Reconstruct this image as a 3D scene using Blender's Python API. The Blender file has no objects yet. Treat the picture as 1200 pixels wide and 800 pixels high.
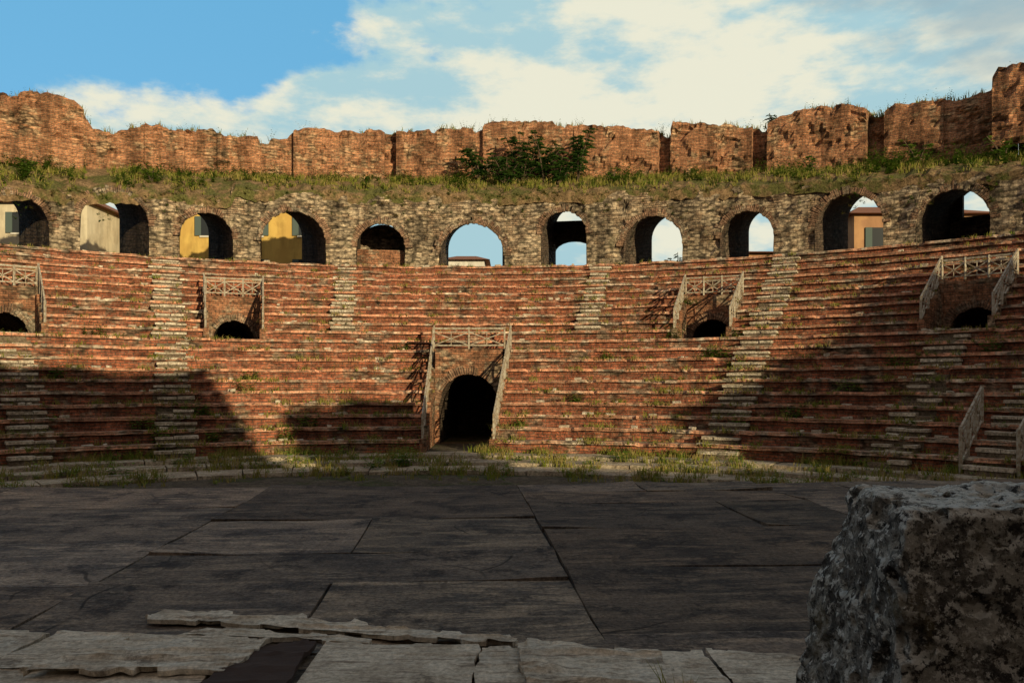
import bpy, math, random, bmesh
from math import radians, sin, cos, pi, degrees
from mathutils import Vector, noise, Matrix
random.seed(7)
scene = bpy.context.scene
CX, CY = -2.5, 8.0          # centre of the theatre
R0, RUN, RISE, NROW, Z0 = 19.0, 0.685, 0.4115, 20, -0.6
EYE = 1.7
TH0, TH1 = -66.0, 68.0

# ------------------------------------------------------------------ helpers
def PT(t, R, z):
    a = radians(t)
    return (CX + R*sin(a), CY + R*cos(a), z)

class MB:
    def __init__(s):
        s.v=[]; s.f=[]; s.uv=[]; s.m=[]
    def poly(s, pts, uvs=None, m=0):
        n=len(s.v); s.v.extend([tuple(p) for p in pts]); s.f.append(tuple(range(n,n+len(pts))))
        if uvs is None: uvs=[(p[0]+p[1]*0.3,p[2]) for p in pts]
        s.uv.extend(uvs); s.m.append(m)
    def obj(s, name, mats, smooth=False, parent=None):
        me=bpy.data.meshes.new(name); me.from_pydata(s.v,[],s.f)
        uvl=me.uv_layers.new(name="UVMap")
        flat=[c for u in s.uv for c in u]
        uvl.data.foreach_set("uv",flat)
        for m in mats: me.materials.append(m)
        me.polygons.foreach_set("material_index",s.m)
        if smooth: me.polygons.foreach_set("use_smooth",[True]*len(s.f))
        me.update()
        ob=bpy.data.objects.new(name,me); scene.collection.objects.link(ob)
        if parent: ob.parent=parent
        return ob

def nz(x,y=0.0,z=0.0): return noise.noise(Vector((x,y,z)))
def sstep(x,a,b):
    f=max(0,min(1,(x-a)/(b-a))); return f*f*(3-2*f)
def interp(tab,t):
    if t<=tab[0][0]: return tab[0][1]
    for (a,za),(b,zb) in zip(tab,tab[1:]):
        if t<=b: return za+(zb-za)*(t-a)/max(1e-6,b-a)
    return tab[-1][1]

def ringbox(mb,t0,t1,r0,r1,z0,z1,m=0,j=0.0):
    def J(): return random.uniform(-j,j)
    c={}
    for a,t in enumerate((t0,t1)):
        for b,r in enumerate((r0,r1)):
            c[a,b,0]=PT(t,r,z0)
            p=PT(t,r,z1); c[a,b,1]=(p[0]+J(),p[1]+J(),p[2]+J())
    L=radians(t1-t0)*r0; u0=radians(t0)*r0
    mb.poly([c[0,0,0],c[1,0,0],c[1,0,1],c[0,0,1]],[(u0,z0),(u0+L,z0),(u0+L,z1),(u0,z1)],m)
    mb.poly([c[0,0,1],c[1,0,1],c[1,1,1],c[0,1,1]],[(u0,r0),(u0+L,r0),(u0+L,r1),(u0,r1)],m)
    mb.poly([c[1,0,0],c[1,1,0],c[1,1,1],c[1,0,1]],[(r0,z0),(r1,z0),(r1,z1),(r0,z1)],m)
    mb.poly([c[0,1,0],c[0,0,0],c[0,0,1],c[0,1,1]],[(r1,z0),(r0,z0),(r0,z1),(r1,z1)],m)
    mb.poly([c[1,1,0],c[0,1,0],c[0,1,1],c[1,1,1]],[(u0+L,z0),(u0,z0),(u0,z1),(u0+L,z1)],m)

def beam(mb,p0,p1,w=0.05,m=0,d=None):
    p0=Vector(p0);p1=Vector(p1); a=(p1-p0).normalized()
    up=Vector((0,0,1)) if abs(a.z)<.95 else Vector((0,1,0))
    s=a.cross(up).normalized(); t=s.cross(a).normalized()
    s*=w/2; t*=(d or w)/2
    A=[p0-s-t,p0+s-t,p0+s+t,p0-s+t]; B=[p1-s-t,p1+s-t,p1+s+t,p1-s+t]
    for k in range(4):
        l=(k+1)%4
        mb.poly([A[k],A[l],B[l],B[k]],[(0,0),(w,0),(w,1),(0,1)],m)
    mb.poly([A[3],A[2],A[1],A[0]],None,m); mb.poly(B,None,m)

def box(mb,x0,x1,y0,y1,z0,z1,m=0):
    v=lambda x,y,z:(x,y,z)
    mb.poly([v(x0,y0,z0),v(x1,y0,z0),v(x1,y0,z1),v(x0,y0,z1)],[(x0,z0),(x1,z0),(x1,z1),(x0,z1)],m)
    mb.poly([v(x1,y1,z0),v(x0,y1,z0),v(x0,y1,z1),v(x1,y1,z1)],[(x1,z0),(x0,z0),(x0,z1),(x1,z1)],m)
    mb.poly([v(x1,y0,z0),v(x1,y1,z0),v(x1,y1,z1),v(x1,y0,z1)],[(y0,z0),(y1,z0),(y1,z1),(y0,z1)],m)
    mb.poly([v(x0,y1,z0),v(x0,y0,z0),v(x0,y0,z1),v(x0,y1,z1)],[(y1,z0),(y0,z0),(y0,z1),(y1,z1)],m)
    mb.poly([v(x0,y0,z1),v(x1,y0,z1),v(x1,y1,z1),v(x0,y1,z1)],[(x0,y0),(x1,y0),(x1,y1),(x0,y1)],m)

# ------------------------------------------------------------------ materials
class T:
    def __init__(s,name,cap=5):
        s.cap=cap
        s.mat=bpy.data.materials.new(name); s.mat.use_nodes=True
        s.nt=s.mat.node_tree; s.nt.nodes.clear()
        s.out=s.nt.nodes.new('ShaderNodeOutputMaterial')
        s.b=s.nt.nodes.new('ShaderNodeBsdfPrincipled')
        s.nt.links.new(s.b.outputs[0],s.out.inputs[0])
        s.b.inputs['Roughness'].default_value=.92
        s.b.inputs['Specular IOR Level'].default_value=.12
        s.tc=s.nt.nodes.new('ShaderNodeTexCoord')
        s.uv=s.tc.outputs['UV']; s.ob=s.tc.outputs['Object']
    def n(s,t): return s.nt.nodes.new(t)
    def l(s,a,b): s.nt.links.new(a,b)
    def setv(s,inp,v):
        if isinstance(v,bpy.types.NodeSocket): s.l(v,inp)
        else:
            if isinstance(v,tuple) and len(v)==3 and inp.type=='RGBA': v=(*v,1)
            inp.default_value=v
    def noise(s,vec,scale,detail=6,rough=.6,dist=0):
        x=s.n('ShaderNodeTexNoise'); s.l(vec,x.inputs['Vector']); x.inputs['Scale'].default_value=scale
        x.inputs['Detail'].default_value=min(detail,s.cap); x.inputs['Roughness'].default_value=rough; x.inputs['Distortion'].default_value=dist
        return x.outputs['Fac']
    def vscale(s,vec,sx,sy,sz=1):
        x=s.n('ShaderNodeVectorMath'); x.operation='MULTIPLY'; s.l(vec,x.inputs[0]); x.inputs[1].default_value=(sx,sy,sz); return x.outputs[0]
    def distort(s,vec,scale,amt):
        x=s.n('ShaderNodeTexNoise'); s.l(vec,x.inputs['Vector']); x.inputs['Scale'].default_value=scale; x.inputs['Detail'].default_value=1
        m=s.n('ShaderNodeVectorMath'); m.operation='MULTIPLY_ADD'; s.l(x.outputs['Color'],m.inputs[0]); m.inputs[1].default_value=(amt,amt,amt); s.l(vec,m.inputs[2]); return m.outputs[0]
    def ramp(s,f,a,b,lo=0.0,hi=1.0):
        x=s.n('ShaderNodeMapRange'); s.l(f,x.inputs[0]); x.inputs[1].default_value=a; x.inputs[2].default_value=b
        x.inputs[3].default_value=lo; x.inputs[4].default_value=hi; x.interpolation_type='SMOOTHSTEP'; return x.outputs[0]
    def cramp(s,f,stops):
        x=s.n('ShaderNodeValToRGB'); s.l(f,x.inputs[0]); e=x.color_ramp.elements
        while len(e)<len(stops): e.new(.5)
        for k,(p,c) in enumerate(stops): e[k].position=p; e[k].color=(*c,1)
        return x.outputs[0]
    def mix(s,f,a,b,mode='MIX'):
        x=s.n('ShaderNodeMix'); x.data_type='RGBA'; x.blend_type=mode
        s.setv(x.inputs[0],f); s.setv(x.inputs[6],a); s.setv(x.inputs[7],b); return x.outputs[2]
    def math(s,op,a,b=0.0,clamp=False):
        x=s.n('ShaderNodeMath'); x.operation=op; x.use_clamp=clamp; s.setv(x.inputs[0],a); s.setv(x.inputs[1],b); return x.outputs[0]
    def brick(s,vec,c1,c2,mo,bw,bh,ms=.012):
        x=s.n('ShaderNodeTexBrick'); s.l(vec,x.inputs['Vector']); s.setv(x.inputs['Color1'],c1); s.setv(x.inputs['Color2'],c2); s.setv(x.inputs['Mortar'],mo)
        x.inputs['Scale'].default_value=1; x.inputs['Mortar Size'].default_value=ms; x.inputs['Mortar Smooth'].default_value=.3
        x.inputs['Brick Width'].default_value=bw; x.inputs['Row Height'].default_value=bh; return x.outputs['Color'],x.outputs['Fac']
    def voro(s,vec,scale,feat='F1'):
        x=s.n('ShaderNodeTexVoronoi'); x.feature=feat; s.l(vec,x.inputs['Vector']); x.inputs['Scale'].default_value=scale
        x.voronoi_dimensions='2D'
        return x
    def gray(s,f):
        x=s.n('ShaderNodeCombineColor'); 
        for k in range(3): s.l(f,x.inputs[k])
        return x.outputs[0]
    def bump(s,h,st=.6,d=.03):
        x=s.n('ShaderNodeBump'); s.l(h,x.inputs['Height']); x.inputs['Strength'].default_value=st; x.inputs['Distance'].default_value=d
        s.l(x.outputs[0],s.b.inputs['Normal'])
    def col(s,c): s.setv(s.b.inputs['Base Color'],c); return s.mat

def brick_mat(name,c1,c2,mo,bw=.3,bh=.085,patch=(.3,.24,.16),pr=(.5,.62),dark=.45,moss=0.0,rub=(3.0,8.0),ms=.012,grain=(.4,1.45)):
    t=T(name)
    uv=t.distort(t.uv,2.2,.05)
    bc,bf=t.brick(uv,c1,c2,mo,bw,bh,ms)
    vv=t.vscale(t.uv,rub[0],rub[1]); vo=t.voro(vv,1.0)
    sc=t.n('ShaderNodeSeparateColor'); t.l(vo.outputs['Color'],sc.inputs[0])
    rc=t.cramp(sc.outputs[0],[(0.0,tuple(x*.45 for x in patch)),(.35,tuple(x*.9 for x in patch)),(.7,tuple(min(1,x*1.3) for x in patch)),(1.0,c1)])
    em=t.ramp(vo.outputs['Distance'],.35,.62,1.0,.35)
    rc=t.mix(1.0,rc,t.gray(em),'MULTIPLY')
    pm=t.ramp(t.noise(t.ob,.9,6,.7),pr[0],pr[1])
    c=t.mix(pm,bc,rc)
    g=t.ramp(t.noise(t.vscale(t.uv,1.2,9),1.0,2,.6),.3,.7,.62,1.32)
    c=t.mix(1.0,c,t.gray(g),'MULTIPLY')
    fn=t.noise(t.ob,8,6,.78)
    f=t.ramp(fn,.3,.7,*grain)
    c=t.mix(1.0,c,t.gray(f),'MULTIPLY')
    st=t.ramp(t.noise(t.vscale(t.ob,1,1,.22),1.3,4,.65),.42,.66,1.0,dark)
    c=t.mix(1.0,c,t.gray(st),'MULTIPLY')
    if moss>0:
        mm=t.ramp(t.noise(t.ob,1.7,5,.75),.53,.68,0,moss); c=t.mix(mm,c,(.085,.09,.04))
    h=t.math('ADD',t.math('MULTIPLY',t.math('SUBTRACT',1.0,bf),.35),fn)
    t.bump(h,.9,.07)
    return t.col(c)

M_seat = brick_mat('seat_brick',(.43,.145,.075),(.29,.10,.06),(.17,.12,.085),.3,.1,(.32,.225,.155),(.48,.62),.55,.3,(2.6,9),.014,(.4,1.45))  # riser shade is carried by this darker brick colour
M_lip  = brick_mat('seat_edge_tile',(.66,.32,.20),(.56,.27,.16),(.34,.24,.17),.42,.2,(.56,.47,.36),(.46,.60),.6,.25,(2.2,9),.012,(.5,1.4))
M_tread= brick_mat('seat_tread',(.40,.22,.14),(.33,.20,.14),(.21,.17,.12),.5,.34,(.38,.32,.23),(.42,.58),.65,.6)
M_rubb = brick_mat('arcade_rubble',(.43,.31,.20),(.28,.18,.11),(.10,.08,.06),.30,.11,(.45,.36,.25),(.36,.5),.42,.35,(3.2,7.5),.018)
M_upper= brick_mat('upper_brick',(.54,.25,.125),(.39,.165,.085),(.28,.20,.13),.3,.085,(.48,.32,.19),(.50,.61),.42,.2,(2.8,9),.014,(.42,1.45))
M_vouss= brick_mat('arch_brick',(.36,.22,.14),(.24,.14,.09),(.08,.06,.05),.085,.6,(.36,.30,.22),(.45,.6),.5,.35)
M_vault= brick_mat('vault_rubble',(.15,.10,.07),(.11,.08,.055),(.05,.04,.035),.3,.1,(.14,.11,.08),(.45,.6),.5,.1)  # darker than the arcade rubble: tunnel shade put into the colour
M_door = brick_mat('door_brick',(.42,.19,.10),(.31,.14,.08),(.16,.12,.08),.3,.09,(.36,.27,.18),(.46,.58),.55,.2)

def stone_mat(name,a,b,sp=.5,moss=.4):
    t=T(name); n=t.noise(t.ob,1.6,6,.65); c=t.mix(t.ramp(n,.35,.65),a,b)
    fn=t.noise(t.ob,13,6,.78)
    f=t.ramp(fn,.3,.7,.4,1.5); c=t.mix(1.0,c,t.gray(f),'MULTIPLY')
    mm=t.ramp(t.noise(t.ob,2.3,5,.75),.50,.64,0,moss); c=t.mix(mm,c,(.10,.10,.045))
    t.bump(fn,.8,.06); return t.col(c)
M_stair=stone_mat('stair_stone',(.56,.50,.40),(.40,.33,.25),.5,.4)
M_sris =stone_mat('stair_riser',(.20,.155,.11),(.14,.105,.075),.5,.5)  # shade in the gap under each slab is put into this colour
M_pale =stone_mat('orchestra_stone',(.46,.40,.30),(.30,.24,.175),.5,.5)

def soil_mat(name,a,b,g,lo=.45,hi=.58):
    t=T(name); c=t.mix(t.ramp(t.noise(t.ob,2.0,6,.7),.4,.6),a,b)
    c=t.mix(t.ramp(t.noise(t.ob,.8,6,.7),lo,hi),c,g)
    fn=t.noise(t.ob,9,6,.78)
    f=t.ramp(fn,.3,.7,.45,1.45); c=t.mix(1.0,c,t.gray(f),'MULTIPLY')
    t.bump(fn,1.0,.12); return t.col(c)
M_slope=soil_mat('slope_soil',(.30,.20,.11),(.18,.125,.065),(.12,.12,.04))
M_orch =soil_mat('orchestra_soil',(.14,.12,.09),(.10,.085,.065),(.07,.08,.035),.5,.62)
M_ground=soil_mat('ground_soil',(.12,.10,.07),(.09,.08,.05),(.06,.075,.03),.4,.6)

def leaf_mat(name,a,b,c2):
    t=T(name,3); n=t.noise(t.ob,1.1,3,.6); c=t.mix(t.ramp(n,.35,.65),a,b)
    c=t.mix(t.ramp(t.noise(t.ob,3.7,3,.6),.5,.6),c,c2)
    t.b.inputs['Roughness'].default_value=.8
    t.b.inputs['Specular IOR Level'].default_value=.1
    tr=t.n('ShaderNodeBsdfTranslucent'); t.setv(tr.inputs[0],c)
    mx=t.n('ShaderNodeMixShader'); mx.inputs[0].default_value=.3
    t.l(t.b.outputs[0],mx.inputs[1]); t.l(tr.outputs[0],mx.inputs[2]); t.l(mx.outputs[0],t.out.inputs[0])
    return t.col(c)
M_grass=leaf_mat('grass_blades',(.15,.19,.025),(.24,.22,.05),(.34,.26,.10))
M_weed =leaf_mat('weed_green',(.10,.20,.022),(.18,.26,.035),(.07,.14,.02))
M_bush =leaf_mat('shrub_leaves',(.04,.10,.018),(.06,.125,.023),(.09,.15,.03))
t=T('bark'); M_bark=t.col((.09,.065,.045))
t=T('railing_metal'); c=t.mix(t.ramp(t.noise(t.ob,9,4,.7),.4,.62),(.40,.37,.30),(.24,.18,.12)); t.b.inputs['Roughness'].default_value=.6; M_rail=t.col(c)

# ------------------------------------------------------------------ vomitories (entrances through the seating)
VOMS=[(2.0,3.25,0,6,9,2.3,2.72,-0.62,True),
      (-19.8,2.15,10,14,15,1.7,1.75,2.75,False),(22.9,2.15,10,14,15,1.7,1.75,2.75,False),
      (-37.0,2.15,10,14,15,1.7,1.75,2.75,False),(42.7,2.15,10,14,15,1.7,1.75,2.75,False)]
ths=[]
t_=TH0
while t_<TH1: ths.append(t_); t_+=0.34
ths.append(TH1)
for v in VOMS: ths += [v[0]-v[1], v[0]+v[1]]
ths=sorted(set(round(a,4) for a in ths))
ths=[a for k,a in enumerate(ths) if k==0 or a-ths[k-1]>.03 or any(abs(a-(v[0]+s*v[1]))<1e-3 for v in VOMS for s in (-1,1))]
def rr(i): return R0+RUN*i
def zz(i): return Z0+RISE*i
def prof(i,t):
    e=nz(t*.55,i*3.1,1.7); e2=nz(t*2.1,i*5.3,9.1); e3=nz(t*6.0,i*7.7,3.1)
    zone=nz(t*.09,i*.16,6.6)                       # some areas of the seating are more ruined
    w=.016*nz(t*.9,i*1.7)+.010*e3
    miss = max(0,min(1,(e+.6*e2+.5*zone-.38)*6))
    r=rr(i)+.05*nz(t*.25,i*.6,4.0); z=zz(i); z1=zz(i+1)+.03*nz(t*.3,i*.9,2.0)
    sag=.010*e2+.008*e3
    return [(r+.07+.03*e2, z-.02),(r+.085+.03*e3, z1-.115+sag),(r-.03+.10*miss+w, z1-.105+sag-.03*miss),
            (r-.02+.12*miss+w, z1+sag-.07*miss),(r+.18,z1-.03*miss+.01*e2),(rr(i+1)+.09,z1-.01)]
mb=MB()
for a,b in zip(ths,ths[1:]):
    mid=(a+b)/2
    for i in range(NROW):
        if any(abs(mid-v[0])<v[1] and v[2]<=i<v[4] for v in VOMS): continue
        A=prof(i,a);B=prof(i,b)
        u0=radians(a)*rr(i)+i*.17;u1=radians(b)*rr(i)+i*.17
        for k in range(5):
            m=(0,0,1,1,2)[k]
            if k in (0,2): vA=(A[k][1],A[k+1][1])
            else: vA=(A[k][0]+i*.37,A[k+1][0]+i*.37)
            mb.poly([PT(a,*A[k]),PT(b,*B[k]),PT(b,*B[k+1]),PT(a,*A[k+1])],[(u0,vA[0]),(u1,vA[0]),(u1,vA[1]),(u0,vA[1])],m)
cavea=mb.obj('theatre_seating',[M_seat,M_lip,M_tread])
mb=MB()
for _ in range(650):
    i=int(random.random()*20); t_=random.uniform(-55,60)
    if any(abs(t_-v[0])<v[1]+.3 and v[2]<=i<v[4] for v in VOMS): continue
    if nz(t_*.3,i*.4,17)<.0: continue
    w_=degrees(random.uniform(.08,.34)/rr(i)); h_=random.uniform(.03,.09); r_=rr(i)+random.uniform(.0,.35)
    ringbox(mb,t_,t_+w_,r_,r_+random.uniform(.1,.25),zz(i+1)-.03,zz(i+1)+h_,0,.02)
mb.obj('loose_stones',[M_stair])

def outline(tc,R,w,H,zb,n=18,shift=0.0,jit=0.0):
    ry=min(w/2,H-.25); sp=H-ry
    pts=[(-w/2,zb),(-w/2,zb+sp*.5)]
    for k in range(n+1):
        a=pi-pi*k/n; pts.append((w/2*cos(a),zb+sp+ry*sin(a)))
    pts+= [(w/2,zb+sp*.5),(w/2,zb)]
    out=[]
    for k,(x,z) in enumerate(pts):
        j=jit*nz(tc*3+k*.9,5.0,R)
        out.append(PT(tc+degrees((x*(1+j)+shift)/R),R,z+ (j*.8 if 0<k<len(pts)-1 else 0)))
    return out
def loft(mb,A,B,m,depth,seg=4):
    n=len(A); L=0
    for k in range(n-1):
        l=(Vector(A[k+1])-Vector(A[k])).length
        for s in range(seg):
            f0=s/seg;f1=(s+1)/seg
            q=[Vector(A[k]).lerp(Vector(B[k]),f0),Vector(A[k]).lerp(Vector(B[k]),f1),Vector(A[k+1]).lerp(Vector(B[k+1]),f1),Vector(A[k+1]).lerp(Vector(B[k+1]),f0)]
            mb.poly(q,[(f0*depth,L),(f1*depth,L),(f1*depth,L+l),(f0*depth,L+l)],m)
        L+=l
def bay(mb,ta,tb,tc,R,zb,ztop,w,H,m,shift=0.0,amp=.05,M=9,n=18,jit=0.0):
    wl=outline(tc,R,w,H,zb,n,shift,jit)
    def th(p): return degrees(math.atan2(p[0]-CX,p[1]-CY))
    def grid(cols):
        for (t0,z0),(t1,z1) in zip(cols,cols[1:]):
            T0=ztop(t0);T1=ztop(t1)
            for k in range(M):
                a0=z0+(T0-z0)*k/M;a1=z0+(T0-z0)*(k+1)/M
                b0=z1+(T1-z1)*k/M;b1=z1+(T1-z1)*(k+1)/M
                def D(t,z,k_,zlo):
                    p=PT(t,R,z)
                    if k_==0 and zlo>zb+.01: return p
                    q=nz(p[0]*1.3,p[1]*1.3,p[2]*1.3)+.5*nz(p[0]*4,p[1]*4,p[2]*5)
                    rec=sstep(nz(p[0]*.8,p[1]*.8,p[2]*1.6+9),.12,.2)*1.6
                    return PT(t,R+amp*(q+rec),z)
                mb.poly([D(t0,a0,k,z0),D(t1,b0,k,z1),D(t1,b1,k+1,z1),D(t0,a1,k+1,z0)],
                    [(radians(t0)*R,a0),(radians(t1)*R,b0),(radians(t1)*R,b1),(radians(t0)*R,a1)],m)
    tl=th(wl[0]);tr=th(wl[-1])
    def cols(a,b):
        c=max(1,int((b-a)*radians(1)*R/.25)); return [(a+(b-a)*k/c,zb) for k in range(c+1)]
    grid(cols(ta,tl)); grid(cols(tr,tb))
    arch=[(th(p),p[2]) for p in wl[2:-2]]
    arch[0]=(tl,arch[0][1]); arch[-1]=(tr,arch[-1][1])
    grid(arch)
    return wl
def ring(mb,tc,R,w,H,zb,m,th=.42,proud=.035,n=26):
    ry=min(w/2,H-.25); sp=H-ry
    L=pi*w/2
    for k in range(n):
        if random.random()<.07: continue
        a0=pi-pi*(k+.06)/n;a1=pi-pi*(k+.94)/n
        o=th*random.uniform(.65,1.15); pr=proud*random.uniform(.2,1.4)
        def q(a,e,dr): return PT(tc+degrees((w/2+e)*cos(a)/R),R-dr,zb+sp+(ry+e)*sin(a))
        u=L*k/n; u1=L*(k+1)/n
        i_=random.uniform(-.04,.03)
        f=[q(a0,i_,pr),q(a1,i_,pr),q(a1,o,pr),q(a0,o,pr)]; b=[q(a0,i_,-.15),q(a1,i_,-.15),q(a1,o,-.15),q(a0,o,-.15)]
        mb.poly(f,[(u,0),(u1,0),(u1,o),(u,o)],m)
        for x in range(4):
            y=(x+1)%4; mb.poly([f[x],f[y],b[y],b[x]],[(u,0),(u1,0),(u1,.1),(u,.1)],m)

def rail(rb,p0,p1,h,npan,sag=0):
    p0=Vector(p0);p1=Vector(p1);U=Vector((0,0,1))
    for k in range(npan+1):
        q=p0.lerp(p1,k/npan); beam(rb,q-U*.12,q+U*(h+.05),.065)
    beam(rb,p0+U*h,p1+U*h,.055,0,.07); beam(rb,p0+U*.14,p1+U*.14,.05); beam(rb,p0+U*(h-.14),p1+U*(h-.14),.035)
    for k in range(npan):
        a=p0.lerp(p1,k/npan);b=p0.lerp(p1,(k+1)/npan)
        c=a.lerp(b,.5)
        beam(rb,a+U*.14,b+U*(h-.14),.038); beam(rb,a+U*(h-.14),b+U*.14,.038)
        beam(rb,c+U*.14,c+U*(h-.14),.025)
# vomitory masonry
for idx,(tc,ha,ra,rf,re,w,H,zf,low) in enumerate(VOMS):
    mb=MB(); ta,tb=tc-ha,tc+ha
    Rf=rr(rf)+.08; ztop=zz(re)-.02
    zfl=zf if low else zz(ra)-.05
    zback=zf
    N=8
    for k in range(N):
        a=ta+(tb-ta)*k/N;b=ta+(tb-ta)*(k+1)/N
        r_in=rr(ra)-.3
        mb.poly([PT(a,r_in,zfl),PT(b,r_in,zfl),PT(b,Rf,zback),PT(a,Rf,zback)],[(radians(a)*20,r_in),(radians(b)*20,r_in),(radians(b)*20,Rf),(radians(a)*20,Rf)],3)
        mb.poly([PT(a,Rf,ztop),PT(b,Rf,ztop),PT(b,rr(re)+.12,ztop+.01),PT(a,rr(re)+.12,ztop+.01)],None,3)
    for t in (ta,tb):
        for i in range(ra,re):
            r0_=rr(i)+.0; r1_=rr(i+1)+.06
            zl=zback-.3 if i<rf+1 else zz(rf)-.2
            mb.poly([PT(t,r0_,zl),PT(t,r1_,zl),PT(t,r1_,zz(i+1)-.015),PT(t,r0_,zz(i+1)-.015)],[(r0_,zl),(r1_,zl),(r1_,zz(i+1)),(r0_,zz(i+1))],0)
    for t,sg in ((ta,-1),(tb,1)):
        for i in range(ra,re):
            dth=degrees(.22/rr(i))
            a,b=(t-dth,t) if sg<0 else (t,t+dth)
            ringbox(mb,a,b,rr(i)-.05,rr(i+1)-.05,zz(i)-.1,zz(i+1)+.035,0,.01)
    wl=bay(mb,ta,tb,tc,Rf,zf,lambda t:ztop,w,H,0,0,.02,5,16)
    ring(mb,tc,Rf,w,H,zf,1,.34,.03,22)
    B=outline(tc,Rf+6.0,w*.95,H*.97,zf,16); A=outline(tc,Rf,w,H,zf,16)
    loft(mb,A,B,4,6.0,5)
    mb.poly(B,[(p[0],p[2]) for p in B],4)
    mb.poly([A[0],A[-1],B[-1],B[0]],None,5)  # paler soil stands in for faint light on the passage floor
    mb.obj('vomitory_entrance',[M_door,M_vouss,M_stair,M_orch,M_vault,M_slope])
    rb=MB()
    hh=.95 if low else .9
    ea=degrees(.13/rr(ra))
    for t in (ta-ea,tb+ea):
        rail(rb,PT(t,rr(ra)+.1,zz(ra)+.30),PT(t,rr(re)-.25,zz(re)+.02),hh,5 if low else 3)
    rail(rb,PT(ta-ea*.5,Rf+.12,ztop),PT(tb+ea*.5,Rf+.12,ztop),.8 if low else .78,2 if low else 3)
    rb.obj('metal_railing',[M_rail])

# ------------------------------------------------------------------ stairways
def stairway(tc,hw,i0,i1):
    mb=MB()
    for i in range(i0,i1):
        r=rr(i); z=zz(i); dt=degrees(hw/r)
        for s in range(2):
            rA=r-.34+.36*s; rB=r+.12+.36*s; zt=z+RISE*(.5 if s==0 else 1.0)+.02
            x=tc-dt+degrees(random.uniform(-.12,.1)/r)
            end=tc+dt+degrees(random.uniform(-.1,.12)/r)
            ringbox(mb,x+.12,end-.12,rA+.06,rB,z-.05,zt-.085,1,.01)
            while x<end-.2:
                d=degrees(random.uniform(.35,.8)/r); y=min(end,x+d)
                if end-y<.7: y=end
                if random.random()>.09:
                    ringbox(mb,x+.03,y-.03,rA+random.uniform(-.03,.03),rB,zt-.095,zt+random.uniform(-.025,.012),0,.016)
                x=y
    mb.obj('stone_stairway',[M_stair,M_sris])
stairway(-25.2,.60,0,20); stairway(28.0,.62,0,20)
stairway(-10.3,.50,11,20); stairway(12.4,.50,11,20)
stairway(-37.0,.55,0,10); stairway(42.9,.55,0,10)
stairway(-47.5,.6,9,20); stairway(54,.6,8,20)
stairway(50.4,.62,0,9); stairway(-46.8,.62,0,9)
for tc_ in (50.4,-46.8):
    rb=MB(); e=degrees(.72/R0)
    sgn=1 if tc_>0 else -1
    rail(rb,PT(tc_-sgn*e,rr(0)-.1,zz(0)+.1),PT(tc_-sgn*e,rr(2)+.1,zz(2)+.35),1.05,3)
    rail(rb,PT(tc_+sgn*e*.85,rr(0)-.1,zz(0)+.1),PT(tc_+sgn*e*.75,rr(6),zz(6)+.3),1.05,6)
    rb.obj('metal_railing',[M_rail])

# ------------------------------------------------------------------ arcade gallery
RF,RB=32.75,37.3
ZG=zz(20)
def wtop(t): return 11.4-.0006*t*t+.22*nz(t*.5,3.3)+.14*nz(t*2.3,1.1)+.08*nz(t*6,2.1)-(0.4 if t<-20 else 0)
ARCH=[(-49.0,2.6,2.6,-.6,1),(-42.2,2.4,2.3,-.6,1),(-35.6,2.5,2.3,-.75,1),(-28.8,2.85,2.9,-.95,1),(-21.9,2.4,2.35,-.95,1),(-14.8,3.1,2.7,-1.05,1),(-7.3,2.45,2.25,0,0),
      (.8,3.3,2.3,-.1,1),(9.0,2.3,2.85,.2,2),(16.8,2.9,2.4,.75,1),(24.6,2.45,2.3,.6,1),(32.4,2.85,2.6,.55,1),(39.6,2.75,2.2,.5,3),(46.8,2.6,2.3,.5,1),(54,2.6,2.3,.5,1)]
edges=[TH0]+[(a[0]+b[0])/2 for a,b in zip(ARCH,ARCH[1:])]+[TH1]
mb=MB()
for k,(tc,w,H,sh,kind) in enumerate(ARCH):
    ta,tb=edges[k],edges[k+1]
    bay(mb,ta,tb,tc,RF,ZG-.02,wtop,w,H,0,0,.09,14,20,.04)
    ring(mb,tc,RF,w,H,ZG-.02,1,.34,.035,int(w*11))
    A=outline(tc,RF,w,H,ZG-.02,20,0,.04)
    Hb=H+.95; wb=w*.93
    if kind==2: Hb=4.0
    Bk=outline(tc,RB,wb,Hb,ZG-.02,20,sh)
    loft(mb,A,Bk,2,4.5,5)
    bay(mb,ta,tb,tc,RB,ZG-.02,lambda t:13.5,wb,Hb,0,sh,.03,4,20)
    if kind==0:
        C=outline(tc,RF+2.6,w*1.1,H*1.2,ZG-.02,20); mb.poly(C,[(p[0],p[2]) for p in C],0)
        tw=degrees(w/2/RF)
        ringbox(mb,tc-tw,tc+tw,RF+.5,RF+.9,ZG-.02,ZG+1.0,3,.05)
    if kind==2:
        tw=degrees(wb*.55/RB); ts=tc+degrees(sh/RB)
        ringbox(mb,ts-tw,ts+tw,RB-.5,RB-.06,ZG+2.05,ZG+3.15,2)
        for s in range(10):
            a0=pi*s/10;a1=pi*(s+1)/10; hwb=wb*.5
            q=lambda a,z: PT(ts+degrees(hwb*cos(a)/RB),RB-.3,z)
            mb.poly([q(a0,ZG+1.4+.62*sin(a0)),q(a1,ZG+1.4+.62*sin(a1)),q(a1,ZG+2.2),q(a0,ZG+2.2)],None,2)
    if kind==3:
        ts=tc+degrees(sh/RB); tw=degrees(wb*.56/RB)
        ringbox(mb,ts-tw,ts-tw*.6,RB-.5,RB-.06,ZG-.02,ZG+Hb+.1,2)
        ringbox(mb,ts-tw*.62,ts+tw,RB-.55,RB-.08,ZG-.02,ZG+1.75,2,.1)
n=70
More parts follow.
